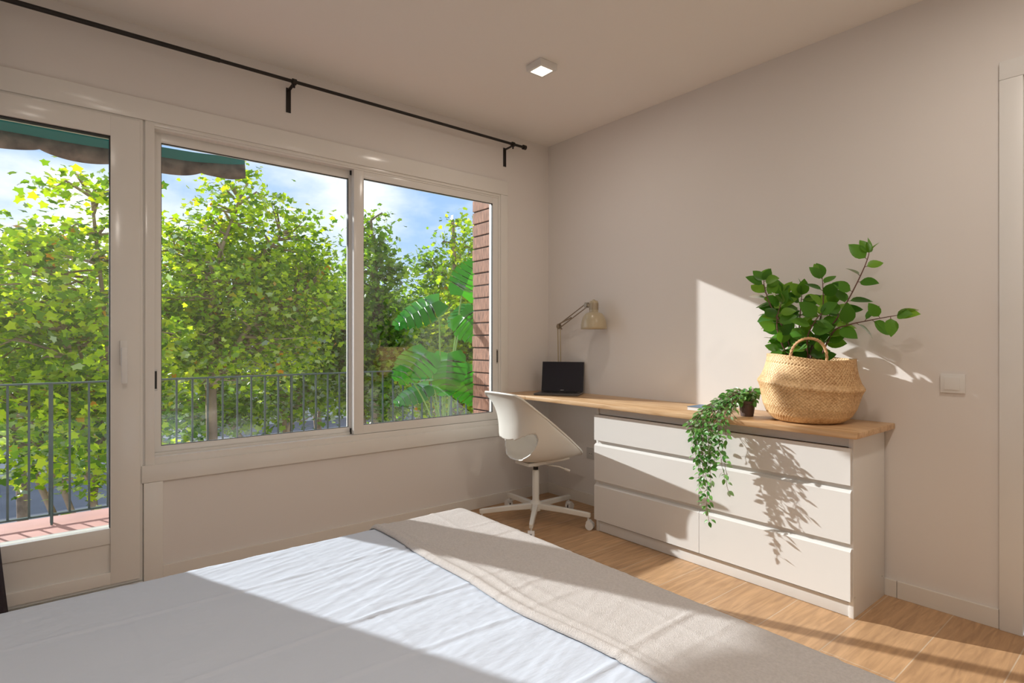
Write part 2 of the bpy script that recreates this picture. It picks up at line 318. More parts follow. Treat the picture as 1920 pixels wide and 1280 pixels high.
# ============================================================ BED
BX0, BX1, BY0, BY1, BZ = 1.36, 2.98, -3.95, -1.745, .52
bed = thing('bed', ((BX0+BX1)/2, (BY0+BY1)/2, 0), 'low double bed in the foreground under white sheet and grey blanket', 'bed')
MB().box(BX0+.035, BX1-.035, BY0+.03, BY1-.035, .10, .24, .01).build('bed_base', M['bedw'], bed, True, angle=40)
MB().box(BX0+.018, BX1-.018, BY0+.03, BY1-.018, .242, BZ-.012, .05).build('mattress', M['matt'], bed, True, angle=40)
for x in (BX0+.12, BX1-.12):
    for y in (BY0+.15, BY1-.15): MB().lathe([(.025, 0), (.03, .10)], 16, (x, y, 0)).build('leg', M['black'], bed, True, angle=40)
def drape(px, py, r, off, x0, x1, y0, y1, zt):
    ax0, ax1, ay0, ay1 = x0+r, x1-r, y0+r, y1-r
    qx = min(max(px, ax0), ax1); qy = min(max(py, ay0), ay1); vx, vy = px-qx, py-qy; Lg = math.hypot(vx, vy)
    if Lg < 1e-9: return Vector((px, py, zt+off)), Vector((0,0,1)), 0
    nx, ny = vx/Lg, vy/Lg; R = r+off
    if Lg < r*PI/2:
        a = Lg/r; return Vector((qx+nx*R*math.sin(a), qy+ny*R*math.sin(a), zt-r+R*math.cos(a))), Vector((nx*math.sin(a), ny*math.sin(a), math.cos(a))), Lg
    return Vector((qx+nx*R, qy+ny*R, max(.05, zt-r-(Lg-r*PI/2)))), Vector((nx, ny, 0)), Lg
CREASE = [1.62, 2.02, 2.22, 2.50, 2.62, 2.80]
def ridge(d, w): return math.exp(-(d/w)**2)
def sheet_h(x, y):
    h = 0
    for i, c in enumerate(CREASE):
        d = x - c - .020*math.sin(y*1.7+i*2) - .004*math.sin(y*6.3+i); h += (.0030 if i % 2 else .0020)*ridge(d, .006) - .0010*ridge(d-.016, .012)
    for c in (-2.45, -2.92):
        d = y - c - .01*math.sin(x*4); h += .0008*ridge(d, .008)
    n1 = noise.noise(Vector((x*34+y*9, y*5.2, 1.7))); n2 = noise.noise(Vector((x*9, y*5.5, 7.1))); n3 = noise.noise(Vector((x*85+y*30, y*17, 3.1))); n4 = noise.noise(Vector((x*22-y*15, y*24+x*8, 9.1)))
    fade = max(0, .45+1.1*noise.noise(Vector((x*2.6, y*2.3, 5)))); f2 = max(0, .3+1.2*noise.noise(Vector((x*3.1, y*2.9, 15))))
    h += max(0, 1-abs(n1)*3.4)*.0022*fade + max(0, 1-abs(n4)*4)*.0010*f2 + n2*.0022 + n3*.0006
    return h
def cloth(name, m, x0, x1, y0, y1, off, nx, ny, r, hf, ext):
    """x0..y1 is the laid-out cloth extent incl. the parts that hang over"""
    vs = []; fs = []
    for j in range(ny+1):
        for i in range(nx+1):
            u = x0+(x1-x0)*i/nx; v = (y0(u) if callable(y0) else y0); v = v+(y1-v)*j/ny
            p, n, Lg = drape(u, v, r, off, BX0, BX1, BY0, BY1, BZ-.006)
            d = hf(u, v, Lg)
            if Lg > r*1.3: d += .010*math.sin(u*23+v*19)*min(1, (Lg-r*1.3)*5)
            vs.append(p+n*d)
    fs = [(j*(nx+1)+i, j*(nx+1)+i+1, (j+1)*(nx+1)+i+1, (j+1)*(nx+1)+i) for j in range(ny) for i in range(nx)]
    o = MB().add(vs, fs).build(name, m, smooth=True, loc=((BX0+BX1)/2, (BY0+BY1)/2, .3)); s = o.modifiers.new('s', 'SOLIDIFY'); s.thickness = .0025; s.offset = -1
    return o
RR = .055
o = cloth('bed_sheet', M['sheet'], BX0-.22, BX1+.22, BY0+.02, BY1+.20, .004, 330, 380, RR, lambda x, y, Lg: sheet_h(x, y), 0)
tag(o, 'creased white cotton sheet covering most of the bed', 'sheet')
def yedge(x): return -2.180+.035*min(1, max(0, (x-1.36)/1.4))+.010*math.sin(x*5.1)+.006*math.sin(x*13+1)
def blank_h(x, y, Lg):
    e = y-yedge(x); h = sheet_h(x, y)*.55 + .0035
    f = .5+.5*noise.noise(Vector((x*2.2, 3, 0)))
    h += .008*ridge(e-.018, .012) + (.003+.004*f)*ridge(e-.052-.012*math.sin(x*4), .010) + .004*f*ridge(e-.100-.02*math.sin(x*3+1), .014)
    if e < .010: h -= (.010-e)*.45
    for i, c in enumerate((1.75, 2.12, 2.52, 2.80)):
        d = x-c-.015*math.sin(y*5+i); h += .0016*ridge(d, .005)-.0008*ridge(d-.015, .012)
    d = y+1.93-.012*math.sin(x*6); h += .0016*ridge(d, .009)
    return h
o = cloth('blanket', M['blanket'], BX0-.26, BX1+.26, yedge, BY1+.30, .009, 300, 110, RR, blank_h, 0)
tag(o, 'greige throw blanket folded across the foot of the bed', 'blanket')

# ============================================================ CHEST OF DRAWERS + WORKTOP
CX0, CX1, CYF, CZ = .865, 2.352, -.388, .786
ch = thing('chest_of_drawers', ((CX0+CX1)/2, -.2, 0), 'white six-drawer chest under the right half of the pine worktop', 'chest of drawers')
b = MB(); sy = -.014
b.box(CX0+.001, CX0+.020, CYF, sy, 0, CZ, .001).box(CX1-.020, CX1, CYF, sy, 0, CZ, .001)
b.box(CX0+.02, CX1-.02, sy-.006, sy, .02, CZ).box(CX0+.02, CX1-.02, CYF+.03, sy-.006, CZ-.018, CZ).box(CX0+.02, CX1-.02, CYF+.03, sy-.006, .072, .086)
XC = 1.612
b.box(XC-.009, XC+.009, CYF+.03, sy-.006, .086, CZ-.018)
b.box(CX0+.02, CX1-.02, CYF+.008, CYF+.026, .740, CZ)
for z in (.566, .312): b.box(CX0+.02, CX1-.02, CYF+.001, CYF+.018, z-.03, z+.03)
b.build('carcass', M['white'], ch, True, angle=30)
MB().box(CX0+.021, CX1-.021, CYF+.004, CYF+.022, 0.002, .064, .001).build('plinth', M['white'], ch, True, angle=30)
for z, zz in ((.578, .738), (.326, .556), (.076, .302)):
    for xa, xb in ((CX0, XC-.0012), (XC+.0012, CX1-.006)):
        ya, yb = CYF-.020, CYF-.002; ch_ = .012 if z < .5 else .001
        q = MB().add([(x, y_, z_) for x in (xa, xb) for y_, z_ in ((ya, z), (ya, zz-ch_), (ya+ch_*1.2, zz), (yb, zz), (yb, z))],
                     [(0,1,2,3,4), (9,8,7,6,5)]+[(i, (i+1)%5, (i+1)%5+5, i+5) for i in range(5)])
        q.build('drawer', M['white'], ch, True, angle=30)
for y, z in ((CYF+.01, .09), (-.05, .098)): MB().lathe([(.003, 0), (.003, .0015)], 12).build('screw', M['alu'], ch).matrix_local = Matrix.Translation((CX1+.0003-(CX0+CX1)/2, y+.2, z)) @ Matrix.Rotation(PI/2, 4, 'Y')
# worktop
wt = MB()
bm = bmesh.new(); prof = [(.001, -.001), (2.392, -.001), (2.392, -.470), (.34, -.470), (.001, -.50)]
v0 = [bm.verts.new((x, y, .789)) for x, y in prof]; v1 = [bm.verts.new((x, y, .816)) for x, y in prof]
bm.faces.new(v0[::-1]); bm.faces.new(v1)
for i in range(5): bm.faces.new((v0[i], v0[(i+1)%5], v1[(i+1)%5], v1[i]))
bmesh.ops.recalc_face_normals(bm, faces=bm.faces); bmesh.ops.bevel(bm, geom=bm.edges[:], offset=.004, segments=2, affect='EDGES', profile=.5)
bm.verts.index_update(); wt.add([v.co[:] for v in bm.verts], [[v.index for v in f.verts] for f in bm.faces]); bm.free()
o = wt.build('worktop', M['pine'], None, True, angle=30); tag(o, 'long pine wood worktop running from the window wall over the chest', 'desk top')
TOP = .816

def catmull(P, n=8):
    P = [Vector(p) for p in P]; P = [P[0]]+P+[P[-1]]; out = []
    for i in range(1, len(P)-2):
        for k in range(n):
            t = k/n; out.append(.5*((2*P[i])+(-P[i-1]+P[i+1])*t+(2*P[i-1]-5*P[i]+4*P[i+1]-P[i+2])*t*t+(-P[i-1]+3*P[i]-3*P[i+1]+P[i+2])*t**3))
    return out+[P[-2]]
# ============================================================ SWIVEL CHAIR
cx, cy = .493, -.572
c = thing('swivel_chair', (cx, cy, 0), 'white plastic bucket swivel chair on castors at the desk', 'chair')
rot = math.radians(-4)
def CL(x, y, z): return Vector((cx+x*math.cos(rot)-y*math.sin(rot), cy+x*math.sin(rot)+y*math.cos(rot), z))
P0 = Vector((.275, .440)); P1 = Vector((-.285, .870)); SL = (P1-P0).length; sd = (P1-P0)/SL; sn = Vector((-sd.y, sd.x))
sn = Vector((-.61, -.79)) if True else sn
sn = Vector((-(P1-P0).y, (P1-P0).x)).normalized()
if sn.y > 0: sn = -sn
nu, nv = 90, 72; vs = []; fs = []; idx = {}
def interp(xs, ys, x):
    return float(np.interp(x, xs, ys))
def sm(a): return a*a*(3-2*a)
CP = catmull([(0, .275, .438), (0, .20, .424), (0, .10, .414), (0, 0, .412), (0, -.10, .418), (0, -.175, .436), (0, -.222, .478), (0, -.238, .54), (0, -.236, .61), (0, -.236, .69), (0, -.250, .77), (0, -.276, .835), (0, -.305, .872)], 8)
_cl = [0]
for q in range(1, len(CP)): _cl.append(_cl[-1]+(CP[q]-CP[q-1]).length)
_cl = [v/_cl[-1] for v in _cl]; _cy = [p.y for p in CP]; _cz = [p.z for p in CP]
def shell(a, t):
    """a 0 front..1 top of back, t -1..1 across"""
    hw = interp([0, .03, .10, .30, .50, .62, .74, .86, .95, 1], [.13, .175, .208, .228, .232, .228, .218, .210, .20, .165], a)
    k = interp([0, .25, .5, .7, .85, 1], [4.5, 3.6, 2.9, 2.3, 2.0, 2.4], a)
    C_ = Vector((interp(_cl, _cy, a), interp(_cl, _cz, a))); g = interp([0, .15, .4, .6, .8, 1], [0, .17, .42, .62, .82, 1], a)
    R_ = Vector((.275, .440)).lerp(Vector((-.290, .868)), g)
    f = 1-abs(t)**k; pt = R_+(C_-R_)*f
    return CL(t*hw, pt.x, pt.y)
def inhole(a, t): return (abs((a-.572)/.080))**3+(abs(t)/.80)**3 < 1
for i in range(nu+1):
    for j in range(nv+1):
        a = i/nu; t = -1+2*j/nv; t = math.copysign(abs(t)**.8, t); vs.append(shell(a, t)); idx[i, j] = (a, t)
for i in range(nu):
    for j in range(nv):
        am = (idx[i, j][0]+idx[i+1, j][0])/2; tm = (idx[i, j][1]+idx[i, j+1][1])/2
        if inhole(am, tm): continue
        fs.append((i*(nv+1)+j, i*(nv+1)+j+1, (i+1)*(nv+1)+j+1, (i+1)*(nv+1)+j))
o = MB().add(vs, fs).build('seat_shell', M['chair'], c, True, loc=(cx, cy, 0)); s = o.modifiers.new('s', 'SOLIDIFY'); s.thickness = .009; s.offset = 0
sb = o.modifiers.new('b', 'SMOOTH'); sb.iterations = 6; sb.factor = .5; o.modifiers.move(1, 0)
rp_ = [shell(0, t)+(shell(0, t)-shell(.02, t))*.0 for t in np.linspace(0, 1, 8)]+[shell(a, 1) for a in np.linspace(.02, .98, 40)]+[shell(1, t) for t in np.linspace(1, -1, 14)]+[shell(a, -1) for a in np.linspace(.98, .02, 40)]+[shell(0, t) for t in np.linspace(-1, 0, 8)]
MB().tube(rp_, .0075, 8).build('rim', M['chair'], c, True, loc=(cx, cy, 0))
mech = MB(); mech.obox(CL(0, -.01, .402), CL(1,0,0)-CL(0,0,0), CL(0,1,0)-CL(0,0,0), (0,0,1), .075, .105, .010)
for sx in (-1, 1): mech.tube([CL(sx*.05, 0, .400), CL(sx*.12, .13, .418), CL(sx*.14, .17, .432)], [.010, .009, .014], 10)
mech.tube([CL(0, 0, .372), CL(0, 0, .400)], [.026, .040], 20)
mech.build('seat_mechanism', M['chair'], c, True, loc=(cx, cy, 0), angle=40)
lv = MB().tube([CL(.03, .03, .385), CL(.12, .10, .375), CL(.165, .135, .358)], .0045, 8).tube([CL(.150, .122, .364), CL(.178, .145, .352)], .008, 10)
lv.build('height_lever', M['chair'], c, True, loc=(cx, cy, 0))
MB().tube([(cx, cy, .30), (cx, cy, .374)], .0165, 20).build('gas_lift', M['rubber'], c, True, loc=(cx, cy, 0), angle=40)
MB().lathe([(.036, .078), (.040, .082), (.040, .125), (.027, .140), (.0225, .150), (.0225, .345), (.020, .348)], 24, (cx, cy, 0)).build('column', M['chair'], c, True, loc=(cx, cy, 0), angle=40)
for k in range(5):
    a = math.radians(26+72*k); ux, uy = math.cos(a), math.sin(a); u = Vector((ux, uy, 0)); n = Vector((-uy, ux, 0)); z = Vector((0,0,1))
    C0 = Vector((cx, cy, 0)); vs = []
    for rr, zc, hh, ww in ((.030, .108, .018, .018), (.18, .103, .016, .015), (.355, .092, .0155, .0125), (.378, .090, .013, .011)):
        p = C0+u*rr
        for sx, sz in ((-1,-1), (1,-1), (1,1), (-1,1)): vs.append(p+n*ww*sx+z*(zc+hh*sz))
    fs = [(4*i+q, 4*i+(q+1)%4, 4*i+4+(q+1)%4, 4*i+4+q) for i in range(3) for q in range(4)]+[(0,1,2,3), (12,13,14,15)]
    lg = MB().add(vs, fs).build('leg', M['chair'], c, False, loc=(cx, cy, 0)); bvl = lg.modifiers.new('b', 'BEVEL'); bvl.width = .004; bvl.segments = 2
    ps = C0+u*.362; ca = MB().tube([ps+z*.052, ps+z*.080], .006, 10)
    off = n*.012+u*.006
    for sgn in (-1, 1):
        ca.tube([ps+off*0+n*.006*sgn+u*.012+z*.026, ps+n*.021*sgn+u*.012+z*.026], .026, 20)
    ca.tube([ps+u*.006+z*.045-n*.020, ps+u*.006+z*.045+n*.020], .0165, 12)
    ca.build('castor', M['white'], lg, True, loc=(cx, cy, 0), angle=40)
    MB().tube([ps+n*-.0055+u*.012+z*.026, ps+n*.0055+u*.012+z*.026], .022, 16).build('wheel_hub', M['rubber'], lg, True, loc=(cx, cy, 0), angle=40)

# ============================================================ LAPTOP
lp = Vector((.305, -.150, TOP)); yw = math.radians(33); ux = Vector((math.cos(yw), math.sin(yw), 0)); uy = Vector((math.sin(yw), -math.cos(yw), 0))  # uy towards the viewer
la = thing('laptop', lp, 'open laptop with black screen on the desk corner', 'laptop')
def lbox(b, c, hx, hy, hz): b.obox(c, ux, uy, (0,0,1), hx, hy, hz); return b
o = lbox(MB(), lp+uy*.085+Vector((0,0,.008)), .160, .108, .0065).build('base', M['lapb'], la, loc=lp); k = o.modifiers.new('b', 'BEVEL'); k.width = .003; k.segments = 2
kb = MB()
for r in range(5):
    for q in range(13): lbox(kb, lp+uy*(.020+r*.0195)+ux*((q-6)*.0198)+Vector((0,0,.0152)), .0083, .0080, .0008)
kb.build('keyboard', M['keys'], la, loc=lp)
lbox(MB(), lp+uy*.150+Vector((0,0,.0148)), .055, .034, .0004).build('trackpad', M['lapb'], la, loc=lp)
tl = math.radians(10); su = Vector((0,0,1))*math.cos(tl)-uy*math.sin(tl); sn_ = uy*math.cos(tl)+Vector((0,0,1))*math.sin(tl)
hc = lp-uy*.022+Vector((0,0,.012))
o = MB().obox(hc+su*.112, ux, su, sn_, .160, .112, .0035).build('screen_lid', M['lapb'], la, loc=lp); k = o.modifiers.new('b', 'BEVEL'); k.width = .003; k.segments = 2
d = MB().obox(hc+su*.112+sn_*.0040, ux, su, sn_, .157, .109, .0010).build('display', M['screen'], o, loc=lp)
MB().obox(hc+su*.011+sn_*.0052, ux, su, sn_, .013, .0014, .0002).build('lettering_mark', M['alu'], d, loc=lp)
MB().tube([hc-ux*.12, hc+ux*.12], .0055, 10).build('hinge', M['keys'], la, True, loc=lp)

# ============================================================ DESK LAMP
LX, LY = .195, -.062; ly = -.085
dl = thing('desk_lamp', (LX, LY, TOP), 'beige jointed-arm desk lamp behind the laptop', 'lamp')
MB().lathe([(.075, 0), (.075, .008), (.06, .016), (.012, .020), (.012, .060), (.010, .062)], 28, (LX, LY, TOP)).build('base', M['lampm'], dl, True, loc=(LX, LY, TOP), angle=40)
E1 = Vector((LX-.008, LY, 1.315)); B0 = Vector((LX, LY, TOP+.06)); E2 = Vector((.510, -.100, 1.460))
o = MB()
for d_ in (-.013, .013): o.tube([B0+Vector((d_, 0, 0)), E1+Vector((d_, 0, -.005))], .0042, 8)
o.obox(B0+Vector((0,0,.06)), (1,0,0), (0,1,0), (0,0,1), .019, .009, .05)
lo = o.build('lower_arm', M['lampm'], dl, True, loc=(LX, LY, TOP), angle=40)
dv = (E2-E1).normalized(); pn = Vector((-dv.z, 0, dv.x)).normalized()
o = MB()
for q in (-.013, .013): o.tube([E1+pn*q, E2+pn*q], .0042, 8)
o.tube([E1+pn*.013+dv*.01-Vector((0,.008,0)), E1+dv*.17-pn*.008-Vector((0,.008,0))], .0055, 8)
o.build('upper_arm', M['lampi'], dl, True, loc=(LX, LY, TOP), angle=40)
for P in (E1, E2):
    o = MB().tube([P-Vector((0,.014,0)), P+Vector((0,.014,0))], .015, 16); o.obox(P, (1,0,0), (0,1,0), (0,0,1), .017, .004, .020)
    if P is E1: o.tube([E1+Vector((-.02,0,.012)), E1+Vector((.03,0,-.02))], .006, 8)
    o.build('joint', M['lampi'], dl, True, loc=(LX, LY, TOP), angle=40)
hx, hy = .584, -.105
o = MB().lathe([(.031, 1.405), (.031, 1.478), (.026, 1.487), (.010, 1.490), (.010, 1.494), (.004, 1.497)], 28, (hx, hy, 0))
o.tube([E2, (hx-.028, hy, 1.455)], .008, 10)
hs = o.build('lamp_head', M['lampm'], dl, True, loc=(LX, LY, TOP), angle=40)
o = MB()
for k in range(18):
    a = 2*PI*k/18; o.obox((hx+.0312*math.cos(a), hy+.0312*math.sin(a), 1.447), (-math.sin(a), math.cos(a), 0), (math.cos(a), math.sin(a), 0), (0,0,1), .0020, .0012, .024)
o.build('vent_slots', M['lampi'], hs, loc=(LX, LY, TOP))
pr = [(.030, 1.408)]+[(.030+.061*math.sin(t*PI/2)**.9, 1.288+.118*math.cos(t*PI/2)**.9) for t in np.linspace(.12, 1, 14)]
o = MB().lathe(pr, 40, (hx, hy, 0), cap=False).build('lamp_shade', M['lampm'], dl, True, loc=(LX, LY, TOP)); k = o.modifiers.new('s', 'SOLIDIFY'); k.thickness = .002
MB().lathe([(.012, 1.40), (.014, 1.375), (.026, 1.345), (.028, 1.325), (.020, 1.305), (.006, 1.298)], 20, (hx, hy, 0)).build('bulb', M['white'], dl, True, loc=(LX, LY, TOP))

# ============================================================ BOOKLET
bk = thing('book', (1.565, -.215, TOP), 'thin white and blue booklet lying flat beside the trailing plant', 'book')
bux = Vector((math.cos(.06), math.sin(.06), 0)); buy = Vector((-bux.y, bux.x, 0))
MB().obox((1.565, -.215, TOP+.009), bux, buy, (0,0,1), .103, .072, .0075).build('pages', M['bookm'], bk, loc=(1.565, -.215, TOP))
MB().obox((1.565, -.215, TOP+.0175), bux, buy, (0,0,1), .105, .074, .0010).build('cover', M['bookb'], bk, loc=(1.565, -.215, TOP))
MB().obox((1.565, -.215, TOP+.0009), bux, buy, (0,0,1), .105, .074, .0008).build('cover', M['bookm'], bk, loc=(1.565, -.215, TOP))

# ============================================================ leaf mesh generator
rng = np.random.default_rng(7)
def leaves(tmpl, faces, pos, nrm, ax, size):
    """tmpl (k,3): x across, y along, z up ; nrm, ax (n,3) ; size (n,)"""
    ax = ax/np.linalg.norm(ax, axis=1, keepdims=True); nrm = nrm-ax*(nrm*ax).sum(1, keepdims=True); nrm /= np.linalg.norm(nrm, axis=1, keepdims=True)+1e-9
    sd_ = np.cross(ax, nrm); k = len(tmpl)
    V = pos[:, None, :]+size[:, None, None]*(tmpl[None, :, 0:1]*sd_[:, None, :]+tmpl[None, :, 1:2]*ax[:, None, :]+tmpl[None, :, 2:3]*nrm[:, None, :])
    return V.reshape(-1, 3), faces, k
def leafmesh(name, V, faces, k, m, parent, loc, smooth=True):
    n = len(V)//k; me = bpy.data.meshes.new(name); loc = np.array(loc, float)
    me.vertices.add(len(V)); me.vertices.foreach_set('co', (V-loc).astype(np.float32).ravel())
    fl = np.concatenate([np.array(f) for f in faces]); lens = np.array([len(f) for f in faces])
    li = (fl[None, :]+(np.arange(n)*k)[:, None]).ravel(); tot = np.tile(lens, n); st = np.concatenate([[0], np.cumsum(tot)[:-1]])
    me.loops.add(len(li)); me.loops.foreach_set('vertex_index', li.astype(np.int32))
    me.polygons.add(len(tot)); me.polygons.foreach_set('loop_start', st.astype(np.int32))
    me.update(calc_edges=True); me.validate()
    if smooth: me.polygons.foreach_set('use_smooth', np.ones(len(tot), bool))
    me.materials.append(m); o = bpy.data.objects.new(name, me); COL.objects.link(o)
    if parent is not None: o.parent = parent; o.location = Vector(loc)-ROOT[parent.name]
    else: o.location = Vector(loc)
    return o
# oval pointed leaf with a folded midrib
def oval_leaf(w=.5, fold=.12, curl=-.12, n=6):
    T = []; 
    for i in range(n+1):
        t = i/n; hw = w*.5*(math.sin(PI*t**.8)**.85 if 0 < t < 1 else 0); z = curl*t*t
        T += [(-hw, t, z+fold*hw*2*.5), (0, t, z-.0), (hw, t, z+fold*hw*2*.5)]
    F = []
    for i in range(n):
        a = i*3; F += [(a, a+1, a+4, a+3), (a+1, a+2, a+5, a+4)]
    return np.array(T), F
def rnd_dir(n): v = rng.normal(size=(n, 3)); return v/np.linalg.norm(v, axis=1, keepdims=True)

# ============================================================ WOVEN BASKET
bx, by = 2.095, -.236; BL = (bx, by, TOP)
bs = thing('woven_basket', BL, 'round seagrass belly basket holding the tall leafy plant', 'basket')
bz = [0, .002, .010, .035, .075, .115, .150, .168, .176, .186, .200, .235, .275, .300, .312]
br_ = [.02, .125, .150, .178, .197, .206, .214, .221, .2255, .219, .209, .196, .187, .184, .185]
NU, NV = 480, 120; vs = []
for j in range(NV+1):
    t = j/NV*.312; s_ = j/NV; r0 = interp(bz, br_, t)
    for i in range(NU):
        a = 2*PI*i/NU; row = j//3
        wv = .0026*math.sin(i*2*PI/6+(row % 2)*PI)*abs(math.sin(PI*(j/3))) + .0012*math.cos(2*PI*j/3)
        if t > .270 and t < .278: wv -= .002*(1 if i % 6 < 3 else 0)
        r = r0+wv if t > .01 else r0
        r *= 1+.012*math.sin(2*a+.6)*(t/.3)+.006*math.sin(5*a)
        x = r*math.cos(a); y = r*math.sin(a)*.985
        z = t - (x*.085)*(min(1, t/.17)) + .004*math.sin(3*a+1)*(t/.3)**3
        x += .012*(t/.31)
        vs.append((bx+x, by+y, TOP+.0025+max(0, z)))
fs = [(j*NU+i, j*NU+(i+1) % NU, (j+1)*NU+(i+1) % NU, (j+1)*NU+i) for j in range(NV) for i in range(NU)]+[tuple(range(NU))[::-1]]
o = MB().add(vs, fs).build('basket_body', M['woven'], bs, True, loc=BL); k = o.modifiers.new('s', 'SOLIDIFY'); k.thickness = .005; k.offset = -1
def handle(p0, p1, hgt, lean):
    pts = []; p0, p1 = Vector(p0), Vector(p1)
    for i in range(33):
        t = i/32; q = p0.lerp(p1, .5-.5*math.cos(PI*t)); q += Vector((0, lean*math.sin(PI*t), hgt*math.sin(PI*t)**.8)); pts.append(q)
    o = MB()
    for ph in (0, 2*PI/3, 4*PI/3):
        o.tube([q+Vector((.0035*math.cos(i*1.1+ph), .0035*math.sin(i*1.1+ph), .0035*math.sin(i*1.1+ph))) for i, q in enumerate(pts)], .0042, 6)
    for p in (p0, p1): o.tube([p+Vector((0,0,.015)), p-Vector((0, 0, .035))], .0055, 6)
    return o.build('handle', M['rope'], bs, True, loc=BL)
handle((bx+.000, by-.181, TOP+.305), (bx+.138, by-.128, TOP+.296), .098, .02)
handle((bx-.125, by+.135, TOP+.315), (bx+.010, by+.181, TOP+.308), .05, .0)

# ---- leafy houseplant, branches as real polylines inside the basket
pp = thing('leafy_houseplant', (bx, by, TOP+.006), 'tall houseplant with broad pointed green leaves growing from basket', 'plant')
PL = (bx, by, TOP+.006)
MB().lathe([(.095, .0), (.12, .18), (.125, .18), (.125, .205), (.118, .205), (.112, .185), (.01, .185)], 32, PL).build('nursery_pot', M['pot'], pp, True, loc=PL, angle=40)
MB().lathe([(.110, .180), (.112, .188), (.05, .195), (.002, .196)], 32, PL).build('soil', M['soil'], pp, True, loc=PL)
BR = [  # x, z relative to world, y bend
    [(2.085, 1.03, -.235), (2.120, 1.20, -.235), (2.150, 1.29, -.24), (2.170, 1.36, -.25), (2.172, 1.43, -.25), (2.168, 1.50, -.25)],
    [(2.10, 1.03, -.235), (2.125, 1.17, -.24), (2.215, 1.29, -.235), (2.275, 1.40, -.225), (2.325, 1.51, -.22), (2.348, 1.57, -.22), (2.355, 1.60, -.22)],
    [(2.12, 1.03, -.235), (2.21, 1.235, -.25), (2.285, 1.275, -.26), (2.35, 1.29, -.26), (2.43, 1.305, -.26), (2.475, 1.312, -.26)],
    [(2.07, 1.03, -.23), (2.045, 1.24, -.21), (2.045, 1.35, -.20), (2.052, 1.43, -.20)],
    [(2.06, 1.03, -.24), (1.995, 1.26, -.27), (1.935, 1.38, -.28), (1.905, 1.47, -.28), (1.90, 1.51, -.28)],
    [(2.05, 1.03, -.24), (1.99, 1.25, -.20), (1.93, 1.31, -.17), (1.90, 1.33, -.15)],
    [(2.11, 1.03, -.22), (2.17, 1.30, -.19), (2.185, 1.38, -.17)],
    [(2.06, 1.03, -.25), (2.01, 1.20, -.33), (2.00, 1.30, -.35), (2.02, 1.38, -.35)],
    [(2.06, 1.03, -.24), (1.98, 1.27, -.23), (1.96, 1.38, -.23), (1.97, 1.44, -.22)],
    [(2.10, 1.03, -.22), (2.12, 1.20, -.30), (2.16, 1.28, -.33), (2.20, 1.33, -.34)],
]
st = MB(); lp_, ln_, la_, ls_ = [], [], [], []; rnd = random.Random(11)
tocam = np.array((CAM-Vector((bx, by, 1.3))).normalized())
DENS = [.034, .036, .036, .023, .020, .023, .030, .026, .021, .032]
for bi, B in enumerate(BR):
    pts = catmull([(x, y, z) for x, z, y in B]); n = len(pts); st.tube(pts, [.0042-.0026*i/n for i in range(n)], 6)
    acc = 0; side = 1; started = .30 if bi in (1, 2) else .28
    tot = sum((pts[i+1]-pts[i]).length for i in range(n-1)); dist = 0; nxt = tot*started
    for i in range(n-1):
        seg = pts[i+1]-pts[i]; dist += seg.length
        while dist > nxt:
            nxt += DENS[bi]*rnd.uniform(.6, 1.25); side = -side
            d_ = seg.normalized(); lat = d_.cross(Vector(tocam)).normalized()*side
            ax = (d_*rnd.uniform(.2, .8)+lat*rnd.uniform(.7, 1.1)+Vector((rnd.uniform(-.5, .5), rnd.uniform(-.7, .7), rnd.uniform(-.35, .3)))).normalized()
            nn = (Vector((rnd.gauss(0, .55), rnd.gauss(0, .55), .75+rnd.gauss(0, .3)))+Vector(tocam)*.8).normalized()
            s_ = rnd.uniform(.070, .102); p = pts[i]+ax*.010; st.tube([pts[i], p+ax*.004], .0014, 4)
            lp_.append(p); la_.append(ax); ln_.append(nn); ls_.append(s_)
    for q in range(3):
        ax = ((pts[-1]-pts[-3]).normalized()*.7+Vector((rnd.uniform(-1, 1), rnd.uniform(-.8, .8), rnd.uniform(-.2, .6)))*.8).normalized()
        lp_.append(pts[-1]); la_.append(ax); ln_.append((Vector((rnd.gauss(0, .5), rnd.gauss(0, .5), .6))+Vector(tocam)*.6).normalized()); ls_.append(rnd.uniform(.055, .088))
for q in range(7):   # low leaves at the rim
    lp_.append(Vector((bx+rnd.uniform(-.10, .12), by+rnd.uniform(-.12, .02), 1.15+rnd.uniform(0, .07)))); la_.append(Vector((rnd.uniform(-1, 1), rnd.uniform(-1, .3), rnd.uniform(-.1, .6))).normalized()); ln_.append((Vector(tocam)+Vector((0, 0, .6))).normalized()); ls_.append(rnd.uniform(.06, .08))
st.build('branches', M['stem'], pp, True, loc=PL)
T, F = oval_leaf(.66, .20, -.14)
f32 = lambda L_: np.array([tuple(v) for v in L_])
V, F, k = leaves(T, F, f32(lp_), f32(ln_), f32(la_), np.array(ls_)); V[:, 1] = np.minimum(V[:, 1], -.006)
leafmesh('leaves', V, F, k, M['leafP'], pp, PL)

